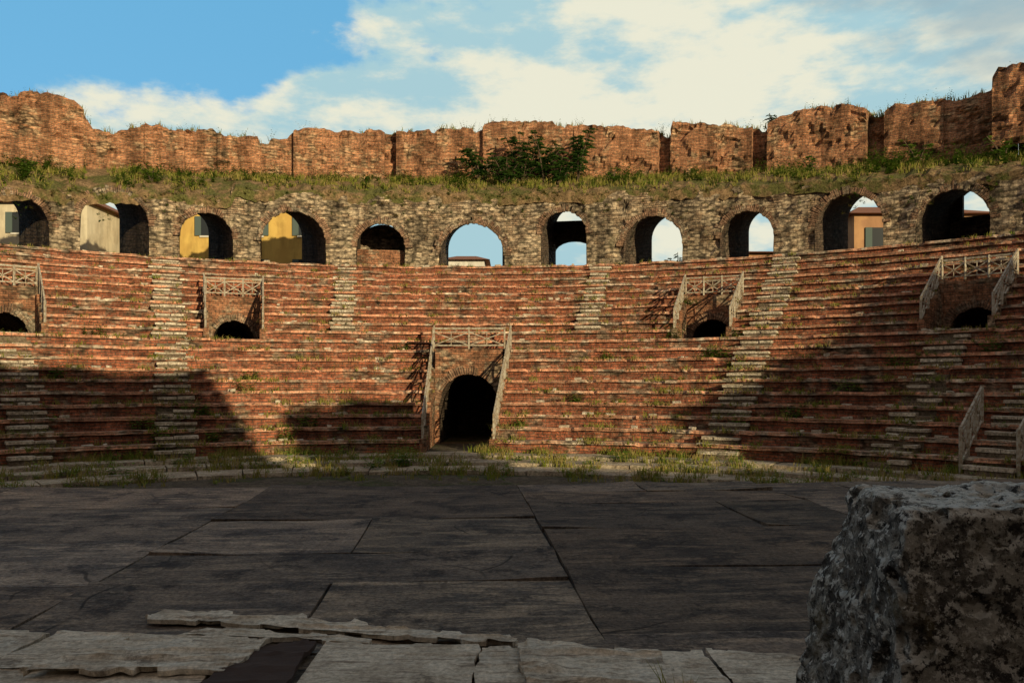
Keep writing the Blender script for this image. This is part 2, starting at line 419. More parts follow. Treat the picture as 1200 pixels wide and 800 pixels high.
for k in range(n):
    a=TH0+(TH1-TH0)*k/n;b=TH0+(TH1-TH0)*(k+1)/n
    mb.poly([PT(a,RF-.1,ZG-.03),PT(b,RF-.1,ZG-.03),PT(b,RB,ZG-.03),PT(a,RB,ZG-.03)],[(radians(a)*33,RF),(radians(b)*33,RF),(radians(b)*33,RB),(radians(a)*33,RB)],2)
    mb.poly([PT(a,RB,-1),PT(b,RB,-1),PT(b,RB,ZG-.03),PT(a,RB,ZG-.03)],[(radians(a)*33,-1),(radians(b)*33,-1),(radians(b)*33,ZG),(radians(a)*33,ZG)],0)
for t in (TH0,TH1):
    for i in range(NROW): mb.poly([PT(t,rr(i),-1),PT(t,rr(i+1),-1),PT(t,rr(i+1),zz(i+1)),PT(t,rr(i),zz(i+1))],[(rr(i),-1),(rr(i+1),-1),(rr(i+1),zz(i+1)),(rr(i),zz(i+1))],0)
    mb.poly([PT(t,rr(20),-1),PT(t,RB,-1),PT(t,RB,13),PT(t,RF,wtop(t))],[(rr(20),-1),(RB,-1),(RB,13),(RF,11)],0)
arc=mb.obj('arcade_gallery',[M_rubb,M_vouss,M_vault,M_door])

# ------------------------------------------------------------------ earth slope above the arcade
def ubase(t): return 13.15-.0011*t*t*.75+.12*nz(t*.4,8.8)
def slope_pt(t,f):
    r=RF-.04+(36.6-RF)*f
    z=wtop(t)+(ubase(t)-wtop(t))*(f**.8)
    z+= .16*nz(t*.9,f*5,3)*(.25 if f<.02 else 1)+.07*nz(t*3.3,f*14,7)
    return r,z
mb=MB(); NS=12; st=.4; t_=TH0
while t_<TH1:
    for k in range(NS):
        f0=k/NS;f1=(k+1)/NS
        a=slope_pt(t_,f0);b=slope_pt(t_+st,f0);c=slope_pt(t_+st,f1);d=slope_pt(t_,f1)
        mb.poly([PT(t_,*a),PT(t_+st,*b),PT(t_+st,*c),PT(t_,*d)],None,0)
    a=slope_pt(t_,0);b=slope_pt(t_+st,0)
    mb.poly([PT(t_,a[0]+.06,a[1]-.5),PT(t_+st,b[0]+.06,b[1]-.5),PT(t_+st,*b),PT(t_,*a)],None,0)
    t_+=st
mb.obj('earth_slope',[M_slope],False)

# ------------------------------------------------------------------ upper brick wall : a row of worn brick piers and recessed panels
UT=[(-66,14.5),(-50,15.0),(-36.2,15.3),(-33,15.6),(-30.95,15.3),(-30.2,14.35),(-28.5,14.3),(-26.4,14.8),(-21.6,15.05),(-20.6,14.75),(-15.4,14.95),(-14.7,15.5),(-11,15.5),(-7.2,15.65),(-2,15.9),(1.3,15.8),(1.8,16.15),
    (7,16.2),(9.9,15.9),(15,15.5),(17.4,15.2),(17.8,15.6),(25.1,14.9),(25.9,15.25),(28,15.4),(30.9,15.5),(33.0,14.9),(36,14.9),(39.4,14.6),(41,14.75),(41.4,15.4),(45,15.5),(60,15.0),(68,14)]
SEG=[-66,-55,-47,-38,-30.8,-26.5,-23.5,-21,-17.6,-14.9,-11,-7.2,-6.2,-2.2,1.4,6.2,9.4,14.2,16.6,17.6,21.5,24.2,25.4,32.8,34.0,38.0,41.2,48,56,68]
OFF=[0,.2,-.1,-.3,.1,-.02,.12,.0,.14,-.12,.0,.5,-.02,.05,-.22,-.05,-.12,.0,.5,-.12,.0,.5,-.1,.65,.0,.12,-.6,0,.2,.1]
def uoff(t):
    for k in range(len(SEG)-1):
        if t<SEG[k+1]: return OFF[k]
    return 0
def utop(t):
    notch=sstep(nz(t*.55,4.9)+.3*nz(t*2.1,1.9),.25,.45)
    return interp(UT,t)+.14*nz(t*.9,5.5)+.07*nz(t*3.1,2.2)+.05*(1 if nz(t*1.9,8.1)>.05 else 0)+.05*nz(t*9,1.2)-.22*notch
cols=[]; t_=TH0
while t_<=TH1: cols.append(t_); t_+=.22
for s in SEG[1:-1]: cols += [s-.012,s+.012]
cols=sorted(cols)
mb=MB(); M=24
cache={}
def up(t,k):
    if (t,k) in cache: return cache[t,k]
    zb=12.0; zt=utop(t); z=zb+(zt-zb)*k/M
    p=PT(t,36.2,z)
    q=nz(p[0]*.9,p[1]*.9,p[2]*.9)+.4*nz(p[0]*3.7,p[1]*3.7,p[2]*4.2)+.3*nz(p[0]*9,p[1]*9,p[2]*12)
    lim=.10 if t<-31 or t>36 else .2
    rec=sstep(nz(p[0]*.55,p[1]*.55,p[2]*1.1)+.3*nz(p[0]*3,p[1]*3,p[2]*4),lim,lim+.05)
    rec2=sstep(nz(p[0]*1.1+20,p[1]*1.1,p[2]*1.7)+.3*nz(p[0]*4,p[1]*4,p[2]*5),.32,.37)
    top=sstep(z,zt-.6,zt)*(.05+.22*max(0,nz(t*1.3,3.1)))
    er=.05*q+.14*rec+.12*rec2+top
    r=PT(t,36.2+uoff(t)+er,z); cache[t,k]=r; return r
for a,b in zip(cols,cols[1:]):
    for k in range(M):
        q=[up(a,k),up(b,k),up(b,k+1),up(a,k+1)]
        jump = radians(b-a)*36<.02
        if jump: uvs=[(0,q[0][2]),(.5,q[1][2]),(.5,q[2][2]),(0,q[3][2])]
        else: uvs=[(radians(a)*36,q[0][2]),(radians(b)*36,q[1][2]),(radians(b)*36,q[2][2]),(radians(a)*36,q[3][2])]
        mb.poly(q,uvs,0)
    p0=up(a,M);p1=up(b,M)
    e0=.12*nz(a*2,9);e1=.12*nz(b*2,9)
    m0=PT(a,37.05,p0[2]+.1+e0);m1=PT(b,37.05,p1[2]+.1+e1)
    mb.poly([p0,p1,m1,m0],None,1)
    o0=PT(a,37.32,p0[2]-.1);o1=PT(b,37.32,p1[2]-.1)
    mb.poly([m0,m1,o1,o0],None,1)
    mb.poly([o0,o1,PT(b,37.32,13.3),PT(a,37.32,13.3)],[(radians(a)*37,o0[2]),(radians(b)*37,o1[2]),(radians(b)*37,13.3),(radians(a)*37,13.3)],0)
mb.obj('upper_brick_wall',[M_upper,M_slope])

# ------------------------------------------------------------------ orchestra
mb=MB()
for (ra_,rb_,zt) in ((15.4,16.9,-.84),(16.9,18.0,-.73),(18.0,19.4,-.615)):
    t_=TH0
    while t_<TH1:
        d=degrees(random.uniform(.8,1.6)/ra_)
        ringbox(mb,t_+.06,t_+d-.06,ra_+random.uniform(-.05,.05),rb_+.1,-1.0,zt+random.uniform(-.015,.015),0,.015)
        t_+=d
mb.obj('orchestra_steps',[M_pale])
mb=MB(); n=60
for k in range(n):
    a=-90+180*k/n;b=-90+180*(k+1)/n
    mb.poly([PT(a,0.01,-.95),PT(b,0.01,-.95),PT(b,15.8,-.95),PT(a,15.8,-.95)],None,0)
mb.obj('orchestra_floor',[M_orch])
mb=MB(); mb.poly([(-900,-900,-1.0),(900,-900,-1.0),(900,900,-1.0),(-900,900,-1.0)]); mb.obj('ground',[M_ground])

# ------------------------------------------------------------------ stage
t=T('stage_panel',8)
at=t.n('ShaderNodeVertexColor'); at.layer_name='tint'
base=t.mix(t.ramp(t.noise(t.ob,.9,8,.7),.38,.62),(.060,.052,.047),(.15,.118,.092))
worn=t.ramp(t.noise(t.vscale(t.uv,.7,4),1.4,8,.75,.6),.47,.64,0,.85)
base=t.mix(worn,base,(.26,.20,.145))
spots=t.ramp(t.noise(t.ob,1.7,8,.78),.50,.62,0,.85); base=t.mix(spots,base,(.030,.026,.025))
dust=t.ramp(t.noise(t.vscale(t.uv,6,26),1.0,5,.75),.55,.7,0,.45); base=t.mix(dust,base,(.34,.29,.23))
cv=t.voro(t.distort(t.uv,1.3,.5),.55,'DISTANCE_TO_EDGE'); ck=t.ramp(cv.outputs['Distance'],.003,.012,.75,0)
cm=t.math('MULTIPLY',ck,t.ramp(t.noise(t.ob,.5,3,.6),.48,.6)); base=t.mix(cm,base,(.012,.011,.01))
g=t.ramp(t.noise(t.ob,26,6,.78),.3,.7,.5,1.5); base=t.mix(1.0,base,t.gray(g),'MULTIPLY')
base=t.mix(1.0,base,at.outputs['Color'],'MULTIPLY')
t.b.inputs['Roughness'].default_value=.85; t.b.inputs['Specular IOR Level'].default_value=.1
t.bump(t.noise(t.vscale(t.uv,3,14),1.5,8,.75),.8,.018)
M_panel=t.col(base)
t=T('stage_underlay'); M_under=t.col((.02,.018,.016))
ANG=radians(3.7)
def L2W(x,y,z): return (x*cos(ANG)-y*sin(ANG), x*sin(ANG)+y*cos(ANG), z)
mb=MB(); tint=[]
def panel(x0,x1,y0,y1,z,tn):
    nx,ny=16,8
    lift=[random.choice((0,.008,.02,.045)) for _ in range(4)]
    sd=random.uniform(0,50)
    def P(i,j):
        u=i/nx;v=j/ny
        l=lift[0]*max(0,1-2.5*(u+v))+lift[1]*max(0,1-2.5*(1-u+v))+lift[2]*max(0,1-2.5*(u+1-v))+lift[3]*max(0,1-2.5*(2-u-v))
        x=x0+(x1-x0)*u;y=y0+(y1-y0)*v
        ez=.014*nz(x*1.1,sd)*(1 if j in (0,ny) else 0)
        ex=.010*nz(y*2.1,sd+3)*(1 if i in (0,nx) else 0)
        return L2W(x+ex,y+ez,z+l+.012*nz(x*1.3,y*1.3,sd)),(x+sd,y)
    def add(q,uvs): mb.poly(q,uvs,0); tint.extend([tn]*len(q))
    for i in range(nx):
        for j in range(ny):
            q=[P(i,j),P(i+1,j),P(i+1,j+1),P(i,j+1)]
            add([a[0] for a in q],[a[1] for a in q])
    for i in range(nx):
        for j in (0,ny):
            a=P(i,j);b=P(i+1,j); add([(a[0][0],a[0][1],-.03),(b[0][0],b[0][1],-.03),b[0],a[0]],[a[1]]*4)
    for j in range(ny):
        for i in (0,nx):
            a=P(i,j);b=P(i,j+1); add([(a[0][0],a[0][1],-.03),(b[0][0],b[0][1],-.03),b[0],a[0]],[a[1]]*4)
for cx in range(-8,7):
    x=.95+4.05*cx
    y=-7.5+random.uniform(0,.7)
    while y<13.35:
        d=random.choice((1.2,1.9,2.0,2.4))
        y1=y+d
        if 13.4-y1<.9: y1=13.4+random.uniform(-.08,.05)
        g=random.uniform(.55,1.4); wv=random.uniform(-.02,.09)
        tn=(g*(1+wv),g,g*(1-wv),1)
        split = random.random()<.3
        gp=random.choice((.007,.010,.022))
        if split:
            xs=x+random.choice((1.35,2.0,2.7))
            panel(x+gp,xs-.01,y+gp,y1-.008,random.uniform(-.004,.006),tn); g2=g*random.uniform(.75,1.3); panel(xs+.01,x+4.05-gp,y+gp,y1-.008,random.uniform(-.004,.016),(g2,g2,g2*.96,1))
        else: panel(x+gp,x+4.05-gp,y+gp,y1-.008,random.uniform(-.006,.016),tn)
        y=y1
st=mb.obj('stage_floor',[M_panel])
ca=st.data.color_attributes.new('tint','FLOAT_COLOR','CORNER')
ca.data.foreach_set('color',[c for q in tint for c in q])
mb=MB()
def lbox(x0,x1,y0,y1,z0,z1,m):
    c=[L2W(x,y,z) for z in (z0,z1) for (x,y) in ((x0,y0),(x1,y0),(x1,y1),(x0,y1))]
    for f in ((0,1,5,4),(1,2,6,5),(2,3,7,6),(3,0,4,7),(4,5,6,7)): mb.poly([c[k] for k in f],None,m)
lbox(-32,29,-7.6,13.25,-1,-.028,0)
mb.obj('stage_base',[M_under])

# weathered boards and torn canvas in the foreground
t=T('weathered_board',8)
c=t.mix(t.ramp(t.noise(t.ob,2.2,8,.75),.38,.62),(.66,.58,.46),(.44,.37,.28))
c=t.mix(t.ramp(t.noise(t.vscale(t.ob,1.6,14,1),1.6,8,.78,.5),.5,.62,0,.85),c,(.22,.175,.13))
c=t.mix(t.ramp(t.noise(t.ob,1.3,6,.7),.55,.65,0,.6),c,(.50,.47,.40))
c=t.mix(t.ramp(t.noise(t.ob,3.1,8,.78),.54,.66,0,.8),c,(.17,.135,.10))
c=t.mix(1.0,c,t.gray(t.ramp(t.noise(t.ob,30,6,.75),.3,.7,.65,1.25)),'MULTIPLY')
t.bump(t.noise(t.vscale(t.ob,3,16,1),2,8,.78),1.0,.02); M_canvas=t.col(c)
t=T('dark_canvas',7); c=t.mix(t.noise(t.ob,4,8,.7),(.07,.045,.035),(.03,.022,.02)); t.bump(t.noise(t.ob,9,8,.7),.6,.02); M_dcan=t.col(c)
def sheet(name,q,z,mat,amp=.02,nx=70,ny=26,rag=.06,seed=0.0):
    mb=MB()
    q=[Vector((a[0],a[1],0)) for a in q]
    def P(i,j):
        u=i/nx;v=j/ny
        p=q[0].lerp(q[1],u).lerp(q[3].lerp(q[2],u),v)
        r=rag*(.8*nz(p.x*1.3+seed,p.y*1.3,1)+.6*nz(p.x*7+seed,p.y*7,2)+.7*(1 if nz(p.x*4+seed,3.3)>.15 else 0))
        if v<.01 or v>.99: p.y+=r
        if u<.01 or u>.99: p.x+=r
        rid=1-abs(nz(p.x*.7+seed,p.y*4.4,seed))*2.6
        rid2=1-abs(nz(p.x*2.0+seed,p.y*9.0,4+seed))*2
        h=z+amp*max(0,rid)**4+amp*.3*max(0,rid2)**2+amp*.25*nz(p.x*12,p.y*12,seed)
        return (p.x,p.y,h)
    G=[[P(i,j) for j in range(ny+1)] for i in range(nx+1)]
    for i in range(nx):
        for j in range(ny):
            mb.poly([G[i][j],G[i+1][j],G[i+1][j+1],G[i][j+1]],[(a[0],a[1]) for a in (G[i][j],G[i+1][j],G[i+1][j+1],G[i][j+1])],0)
    E=[G[i][0] for i in range(nx+1)]+[G[nx][j] for j in range(1,ny+1)]+[G[i][ny] for i in range(nx-1,-1,-1)]+[G[0][j] for j in range(ny-1,-1,-1)]
    for a,b in zip(E,E[1:]): mb.poly([(a[0],a[1],a[2]-.03),(b[0],b[1],b[2]-.03),b,a],None,0)
    return mb.obj(name,[mat],False)
B='weathered_board'
sheet(B,[(-5.6,4.62),(-3.1,4.58),(-3.05,5.28),(-5.5,5.42)],.055,M_canvas,.014,110,30,.04,1.0)
sheet(B,[(-3.07,4.55),(-1.62,4.6),(-1.66,5.1),(-3.0,5.26)],.065,M_canvas,.016,80,26,.04,6.0)
sheet(B,[(-5.6,3.4),(-1.75,3.4),(-1.72,4.56),(-5.5,4.58)],.05,M_canvas,.014,110,40,.03,1.7)
sheet('torn_canvas',[(-2.75,4.45),(-1.6,4.5),(-1.5,4.98),(-2.5,5.0)],.09,M_canvas,.026,70,24,.08,9.0)
sheet('dark_canvas',[(-1.72,3.2),(-1.15,3.2),(-1.24,4.98),(-1.66,4.9)],.085,M_dcan,.015,30,50,.04,2.0)
sheet(B,[(-1.2,3.3),(-.2,3.3),(-.22,5.0),(-1.2,5.05)],.06,M_canvas,.014,60,50,.04,3.0)
sheet(B,[(-.18,3.3),(.75,3.3),(.72,4.9),(-.2,4.97)],.055,M_canvas,.014,60,50,.04,3.7)
sheet('torn_canvas',[(.1,3.8),(.9,3.7),(.78,4.8),(.02,4.9)],.09,M_canvas,.035,60,50,.12,4.0)
sheet(B,[(.78,3.3),(1.2,3.3),(1.15,4.9),(.76,4.9)],.06,M_canvas,.014,36,50,.04,5.0)
sheet(B,[(1.23,3.3),(1.8,3.3),(1.7,4.8),(1.18,4.86)],.065,M_canvas,.014,36,50,.05,8.0)
sheet('torn_canvas',[(-2.6,5.66),(-.05,5.06),(.02,5.20),(-2.5,5.86)],.045,M_canvas,.022,150,12,.07,5.0)
sheet('torn_canvas',[(-2.2,5.3),(-.9,5.12),(-.9,5.2),(-2.1,5.42)],.04,M_canvas,.01,80,8,.05,5.9)

# ------------------------------------------------------------------ foreground stone block
t=T('lichen_stone',10)
big=t.noise(t.ob,2.2,8,.75); c=t.mix(t.ramp(big,.35,.62),(.13,.12,.105),(.36,.33,.28))
sep=t.n('ShaderNodeSeparateXYZ'); geo=t.n('ShaderNodeNewGeometry'); t.l(geo.outputs['Normal'],sep.inputs[0])
upf=t.ramp(sep.outputs[2],.2,.8,0,.10)  # more pale lichen on top, standing in for light from above
fr=t.ramp(sep.outputs[1],-.9,-.2,.04,-.01)  # camera-facing side paler too, its light put into the lichen
g=t.ramp(t.noise(t.ob,34,8,.8),.3,.7,.35,1.6); c=t.mix(1.0,c,t.gray(g),'MULTIPLY')
l4=t.noise(t.ob,7,12,.76); c=t.mix(t.ramp(l4,.50,.56,0,.85),c,(.045,.04,.035))
l1=t.math('ADD',t.math('ADD',t.noise(t.vscale(t.ob,1,1,1),10,12,.74),upf),fr)
c=t.mix(t.ramp(l1,.53,.57,0,.9),c,(.60,.56,.48))
l2=t.math('ADD',t.math('ADD',t.noise(t.ob,24,10,.7),upf),fr); c=t.mix(t.ramp(l2,.56,.60,0,.95),c,(.88,.85,.77))
l3=t.noise(t.ob,38,10,.72); c=t.mix(t.ramp(l3,.56,.61,0,.95),c,(.035,.032,.03))
mos=t.ramp(t.noise(t.ob,4.1,8,.78),.56,.66,0,.45); c=t.mix(mos,c,(.22,.17,.075))
h=t.math('ADD',t.math('MULTIPLY',t.noise(t.ob,6,12,.8),.8),t.math('MULTIPLY',l2,.3)); t.bump(h,1.0,.09); M_lich=t.col(c)
mb=MB()
top=[(1.32,2.66),(1.44,3.42),(3.0,3.62),(2.95,2.5)]
bot=[(1.24,2.58),(1.13,3.5),(3.2,3.8),(3.1,2.4)]
cen=Vector((2.1,3.0,.7))
def rock(p):
    v=Vector(p)
    d=noise.fractal(v*1.3,1.0,2.0,3)*.045+noise.fractal(v*5,1.0,2.0,4)*.028+noise.fractal(v*17,1.0,2.0,3)*.014
    pit=sstep(nz(v.x*7,v.y*7,v.z*7)+.4*nz(v.x*19,v.y*19,v.z*19),.24,.36)*.035
    return tuple(v+(v-cen).normalized()*(d-pit))
def rface(c00,c10,c11,c01,nu,nv):
    c=[Vector(x) for x in (c00,c10,c11,c01)]
    G=[[rock(c[0].lerp(c[1],i/nu).lerp(c[3].lerp(c[2],i/nu),j/nv)) for j in range(nv+1)] for i in range(nu+1)]
    for i in range(nu):
        for j in range(nv): mb.poly([G[i][j],G[i+1][j],G[i+1][j+1],G[i][j+1]],None,0)
ZT=1.27
tin=[(x+(cen.x-x)*.02,y+(cen.y-y)*.045) for (x,y) in top]
for k in range(4):
    l=(k+1)%4
    rface((*bot[k],-.02),(*bot[l],-.02),(*top[l],ZT-.025),(*top[k],ZT-.025),150,150)
    rface((*top[k],ZT-.025),(*top[l],ZT-.025),(*tin[l],ZT),(*tin[k],ZT),150,4)
rface((*tin[0],ZT),(*tin[1],ZT),(*tin[2],ZT+.03),(*tin[3],ZT+.0),150,130)
ro=mb.obj('stone_block',[M_lich],True)
bm=bmesh.new(); bm.from_mesh(ro.data); bmesh.ops.remove_doubles(bm,verts=bm.verts,dist=.0008); bmesh.ops.recalc_face_normals(bm,faces=bm.faces); bm.to_mesh(ro.data); bm.free()

# ------------------------------------------------------------------ vegetation
def tuft(mb,p,h,n,spread,lean=.5,w=.02,m=0):
    for _ in range(n):
        a=random.uniform(0,2*pi); r=random.random()**.6*spread
        b=Vector((p[0]+r*cos(a),p[1]+r*sin(a),p[2]))
        hh=h*random.uniform(.5,1.15); la=random.uniform(0,2*pi); ln=hh*lean*random.uniform(.1,1)
        d=Vector((cos(la),sin(la),0)); s=Vector((-sin(a),cos(a),0))*w*random.uniform(.6,1.3)
        if abs(s.x)<.3*w: s=Vector((w,0,0))
        m1=b+d*ln*.35+Vector((0,0,hh*.6)); tp=b+d*ln+Vector((0,0,hh))
        mb.poly([b-s,b+s,m1+s*.7,m1-s*.7],None,m); mb.poly([m1-s*.7,m1+s*.7,tp],None,m)
def weed(mb,p,h,n,m=0,lw=.05,spread=.5):
    for _ in range(n):
        la=random.uniform(0,2*pi); ln=h*random.uniform(.1,spread); hh=h*random.uniform(.55,1.1)
        b=Vector(p); tip=b+Vector((cos(la)*ln,sin(la)*ln,hh)); 
        k=max(4,int(hh/.09))
        for i in range(k):
            f=(i+.6)/k; q=b.lerp(tip,f)+Vector((cos(la),sin(la),0))*ln*.3*f*f
            for sg in range(2):
                aa=random.uniform(0,2*pi); L=lw*random.uniform(1.2,2.6)*(1.2-f*.7)
                o=Vector((cos(aa)*L,sin(aa)*L,random.uniform(-.3,.5)*L)); s=Vector((-sin(aa),cos(aa),.2))*L*.28
                mb.poly([q,q+o*.5+s,q+o,q+o*.5-s],None,m)
mb=MB()
for _ in range(9000):
    t_=random.uniform(-60,64); f=random.random()**.7
    dens=nz(t_*.45,f*2.4,5)+.35*nz(t_*2,f*6,1)+.25*(f-.4)
    if dens<-.12+random.uniform(-.2,.2): continue
    r,z=slope_pt(t_,f)
    p=PT(t_,r,z-.03); x=random.random()
    if x<.66: tuft(mb,p,random.uniform(.12,.40),6,.16,.6,.019,0)
    elif x<.92: weed(mb,p,random.uniform(.15,.5),3,random.choice((0,1,1)),.05)
    else: weed(mb,p,random.uniform(.4,.85),4,1,.065)
for t_,n_,hh in ((-34.5,10,.9),(-33,5,.7),(-27,6,.6),(-25,8,.7),(-19,5,.6),(-22,5,.5),(-8,5,.5),(-1,8,.7),(14,10,.8),(20,8,.6),(27,8,.7),(34,12,1.0),(36,8,.8),(39,8,.8),(43,10,1.0),(-5,5,.5)):
    for k in range(n_):
        tt=t_+random.uniform(-1.3,1.3); f=random.uniform(.2,.95); r,z=slope_pt(tt,f); weed(mb,PT(tt,r,z),hh*random.uniform(.6,1.3),6,1,.085,.5)
for _ in range(700):
    t_=random.uniform(-50,55); z=wtop(t_)-random.random()**2*1.5
    if nz(t_*.6,2.2)<-.05: continue
    p=PT(t_,RF-.08,z); weed(mb,p,random.uniform(.12,.3),3,random.choice((0,1)),.045,.9)
for _ in range(900):
    t_=random.uniform(-60,60)
    if nz(t_*.5,7.7)<-.2: continue
    r=random.uniform(36.6,37.2); z=utop(t_)+.02
    tuft(mb,PT(t_,r,z),random.uniform(.12,.42),4,.12,.5,.018,0)
    if random.random()<.2: weed(mb,PT(t_,r,z),random.uniform(.25,.75),3,1,.045)
mb.obj('grass',[M_grass,M_weed])
mb=MB()
for _ in range(12500):
    i=int(random.random()**1.3*20); t_=random.uniform(-55,60)
    d=nz(t_*.35,i*.5,11)
    st_=min(abs(t_+25.2),abs(t_-28),abs(t_+37),abs(t_-43),abs(t_+10.3) if i>10 else 9,abs(t_-12.4) if i>10 else 9)
    if d<.0+random.uniform(-.1,.2) and not (st_<1.8 and random.random()<.6): continue
    if any(abs(t_-v[0])<v[1] and v[2]<=i<v[4] for v in VOMS): continue
    r=rr(i+1)-random.uniform(-.02,.3) ; z=zz(i+1)
    if random.random()<.5: r=rr(i)-.02; z=zz(i+1)-.05
    if random.random()<.55: tuft(mb,PT(t_,r,z-.02),random.uniform(.08,.26),6,.16,.9,.014,0)
    else: weed(mb,PT(t_,r,z-.02),random.uniform(.10,.28),3,random.choice((0,1,1)),.036,.8)
for (t_,i,h) in ((-19,4,.7),(-18.5,5,.6),(-34,5,.7),(-24,2,.75),(-23,2,.7),(-15,0,.7),(-13,1,.6),(25,7,.8),(27,6,.7),(26.5,9,.7),(24.5,7,.7),(21,13,.5),(40,6,.7),(37,4,.5),(13,3,.5),(20.5,9,.8),(-10,12,.45),(46,7,.7),(-28,1,.7),(8,1,.45),(15,7,.45),(-5,8,.45),(33,2,.6),(-31,9,.6),(-26.5,0,.7),(29,1,.6),(-22,0,.6)):
    for k in range(6): weed(mb,PT(t_+random.uniform(-.8,.8),rr(i+1)-.1,zz(i+1)),h*random.uniform(.5,1),5,1,.055,.6)
mb.obj('weeds',[M_grass,M_weed])
mb=MB()
for _ in range(4600):
    t_=random.uniform(-55,60); R_=random.choice((15.4,16.9,18.0,19.0,19.0,random.uniform(14,19)))+random.uniform(-.15,.1)
    z={0:-.95,1:-.84,2:-.73,3:-.615}[0 if R_<15.4 else 1 if R_<16.9 else 2 if R_<18 else 3]
    if nz(t_*.22,R_*.5,3)<-.04+random.uniform(-.1,.15): continue
    if random.random()<.7: tuft(mb,PT(t_,R_,z),random.uniform(.08,.34),7,.15,.7,.012,0)
    else: weed(mb,PT(t_,R_,z),random.uniform(.12,.42),3,1,.038,.8)
for (t_,R_,h) in ((-3.5,16.8,.9),(-3,17.2,.8),(-6,16,.6),(-14,17.5,.8),(-24,18,.7),(-31,16.5,.7),(9,17.5,.5),(18,18,.7),(19,18,.6),(-10.5,18.9,.7),(30,18.3,.7)):
    for k in range(6): weed(mb,PT(t_+random.uniform(-1,1),R_,-.85),h*random.uniform(.6,1.1),5,1,.05,.6)
for _ in range(16):
    weed(mb,(1.0+random.uniform(-.25,.12),3.75+random.uniform(-.45,.35),.0),random.uniform(.12,.28),4,1,.025,.9)
    tuft(mb,(.98+random.uniform(-.28,.12),3.75+random.uniform(-.45,.35),.0),random.uniform(.1,.26),7,.07,.9,.005,0)
mb.obj('orchestra_grass',[M_grass,M_weed])

def shrub(name,base,h,spread,nst,nfr,seed,mleaf=M_bush,leaf=.26):
    random.seed(seed)
    mb=MB(); base=Vector(base)
    for s in range(nst):
        a=random.uniform(0,2*pi); ln=spread*random.uniform(.15,.9); hh=h*random.uniform(.4,.95)
        tip=base+Vector((cos(a)*ln,sin(a)*ln*.7,hh)); mid=base.lerp(tip,.5)+Vector((0,0,.12*hh))
        beam(mb,base,mid,.06,1); beam(mb,mid,tip,.03,1)
        for f in range(nfr):
            g=random.uniform(.2,1.0)
            q=base.lerp(mid,g*2) if g<.5 else mid.lerp(tip,g*2-1)
            fa=random.uniform(0,2*pi); L=random.uniform(.4,.85)*leaf*2.6
            d=Vector((cos(fa),sin(fa),random.uniform(0,.9))).normalized()
            np_=9
            side=d.cross(Vector((0,0,1))).normalized()
            for k in range(1,np_+1):
                u=k/np_; c=q+d*L*u-Vector((0,0,L*.5*u*u))
                for sg in (-1,1):
                    e=leaf*(1-.5*abs(u-.4))*random.uniform(.7,1.1)
                    o=(side*sg*.85+d*.35-Vector((0,0,random.uniform(.15,.55))))*e
                    w=d*e*.2
                    mb.poly([c,c+o*.45+w,c+o,c+o*.45-w],None,0)
    return mb.obj(name,[mleaf,M_bark])
def onslope(t_,f): 
    r,z=slope_pt(t_,f); return PT(t_,r,z-.05)
shrub('leafy_shrub',onslope(1.4,.55),2.2,1.3,8,13,1)
shrub('leafy_shrub',onslope(3.6,.45),1.7,1.3,7,13,5)
shrub('leafy_shrub',onslope(5.0,.55),3.0,1.4,10,14,2)
shrub('leafy_shrub',onslope(7.0,.5),2.8,1.4,10,14,3)
shrub('leafy_shrub',onslope(9.9,.55),3.0,1.4,9,13,4)
shrub('leafy_shrub',onslope(8.3,.4),1.9,1.3,8,13,15)
shrub('leafy_shrub',onslope(36.5,.7),1.2,1.0,4,8,6,M_weed,.18)
shrub('leafy_shrub',onslope(29,.7),.9,.9,4,8,8,M_weed,.16)
shrub('leafy_shrub',PT(25.7,36.8,utop(25.7)),.7,.5,4,6,9,M_bush,.14)
shrub('leafy_shrub',onslope(-34.6,.6),1.0,.8,4,8,10,M_weed,.17)
shrub('leafy_shrub',onslope(-26,.4),.8,.7,4,7,12,M_weed,.16)
shrub('leafy_shrub',onslope(13,.4),.9,.9,4,8,13,M_weed,.16)
shrub('leafy_shrub',onslope(42.0,.7),1.2,1.2,5,8,11,M_weed,.18)
random.seed(99)

# ------------------------------------------------------------------ town houses
def plaster(name,a,b):
    t=T(name); c=t.mix(t.ramp(t.noise(t.ob,.8,5,.65),.4,.6),a,b); c=t.mix(1.0,c,t.gray(t.ramp(t.noise(t.vscale(t.ob,1,1,.2),2,5,.6),.4,.7,1.0,.75)),'MULTIPLY'); return t.col(c)
M_yel=plaster('yellow_plaster',(.62,.42,.12),(.54,.35,.10)); M_cre=plaster('cream_plaster',(.62,.55,.40),(.52,.45,.32)); M_whi=plaster('white_plaster',(.7,.68,.62),(.6,.58,.52)); M_och=plaster('ochre_brick',(.45,.26,.13),(.36,.2,.11))
t=T('roof_tiles'); w=t.n('ShaderNodeTexWave'); t.l(t.ob,w.inputs[0]); w.inputs['Scale'].default_value=3; c=t.mix(w.outputs['Fac'],(.30,.13,.07),(.16,.08,.05)); M_roof=t.col(c)
t=T('shutter_green'); M_shut=t.col((.09,.12,.11))
t=T('window_dark'); t.b.inputs['Roughness'].default_value=.15; M_win=t.col((.03,.035,.04))
t=T('window_trim'); M_trim=t.col((.6,.57,.5))
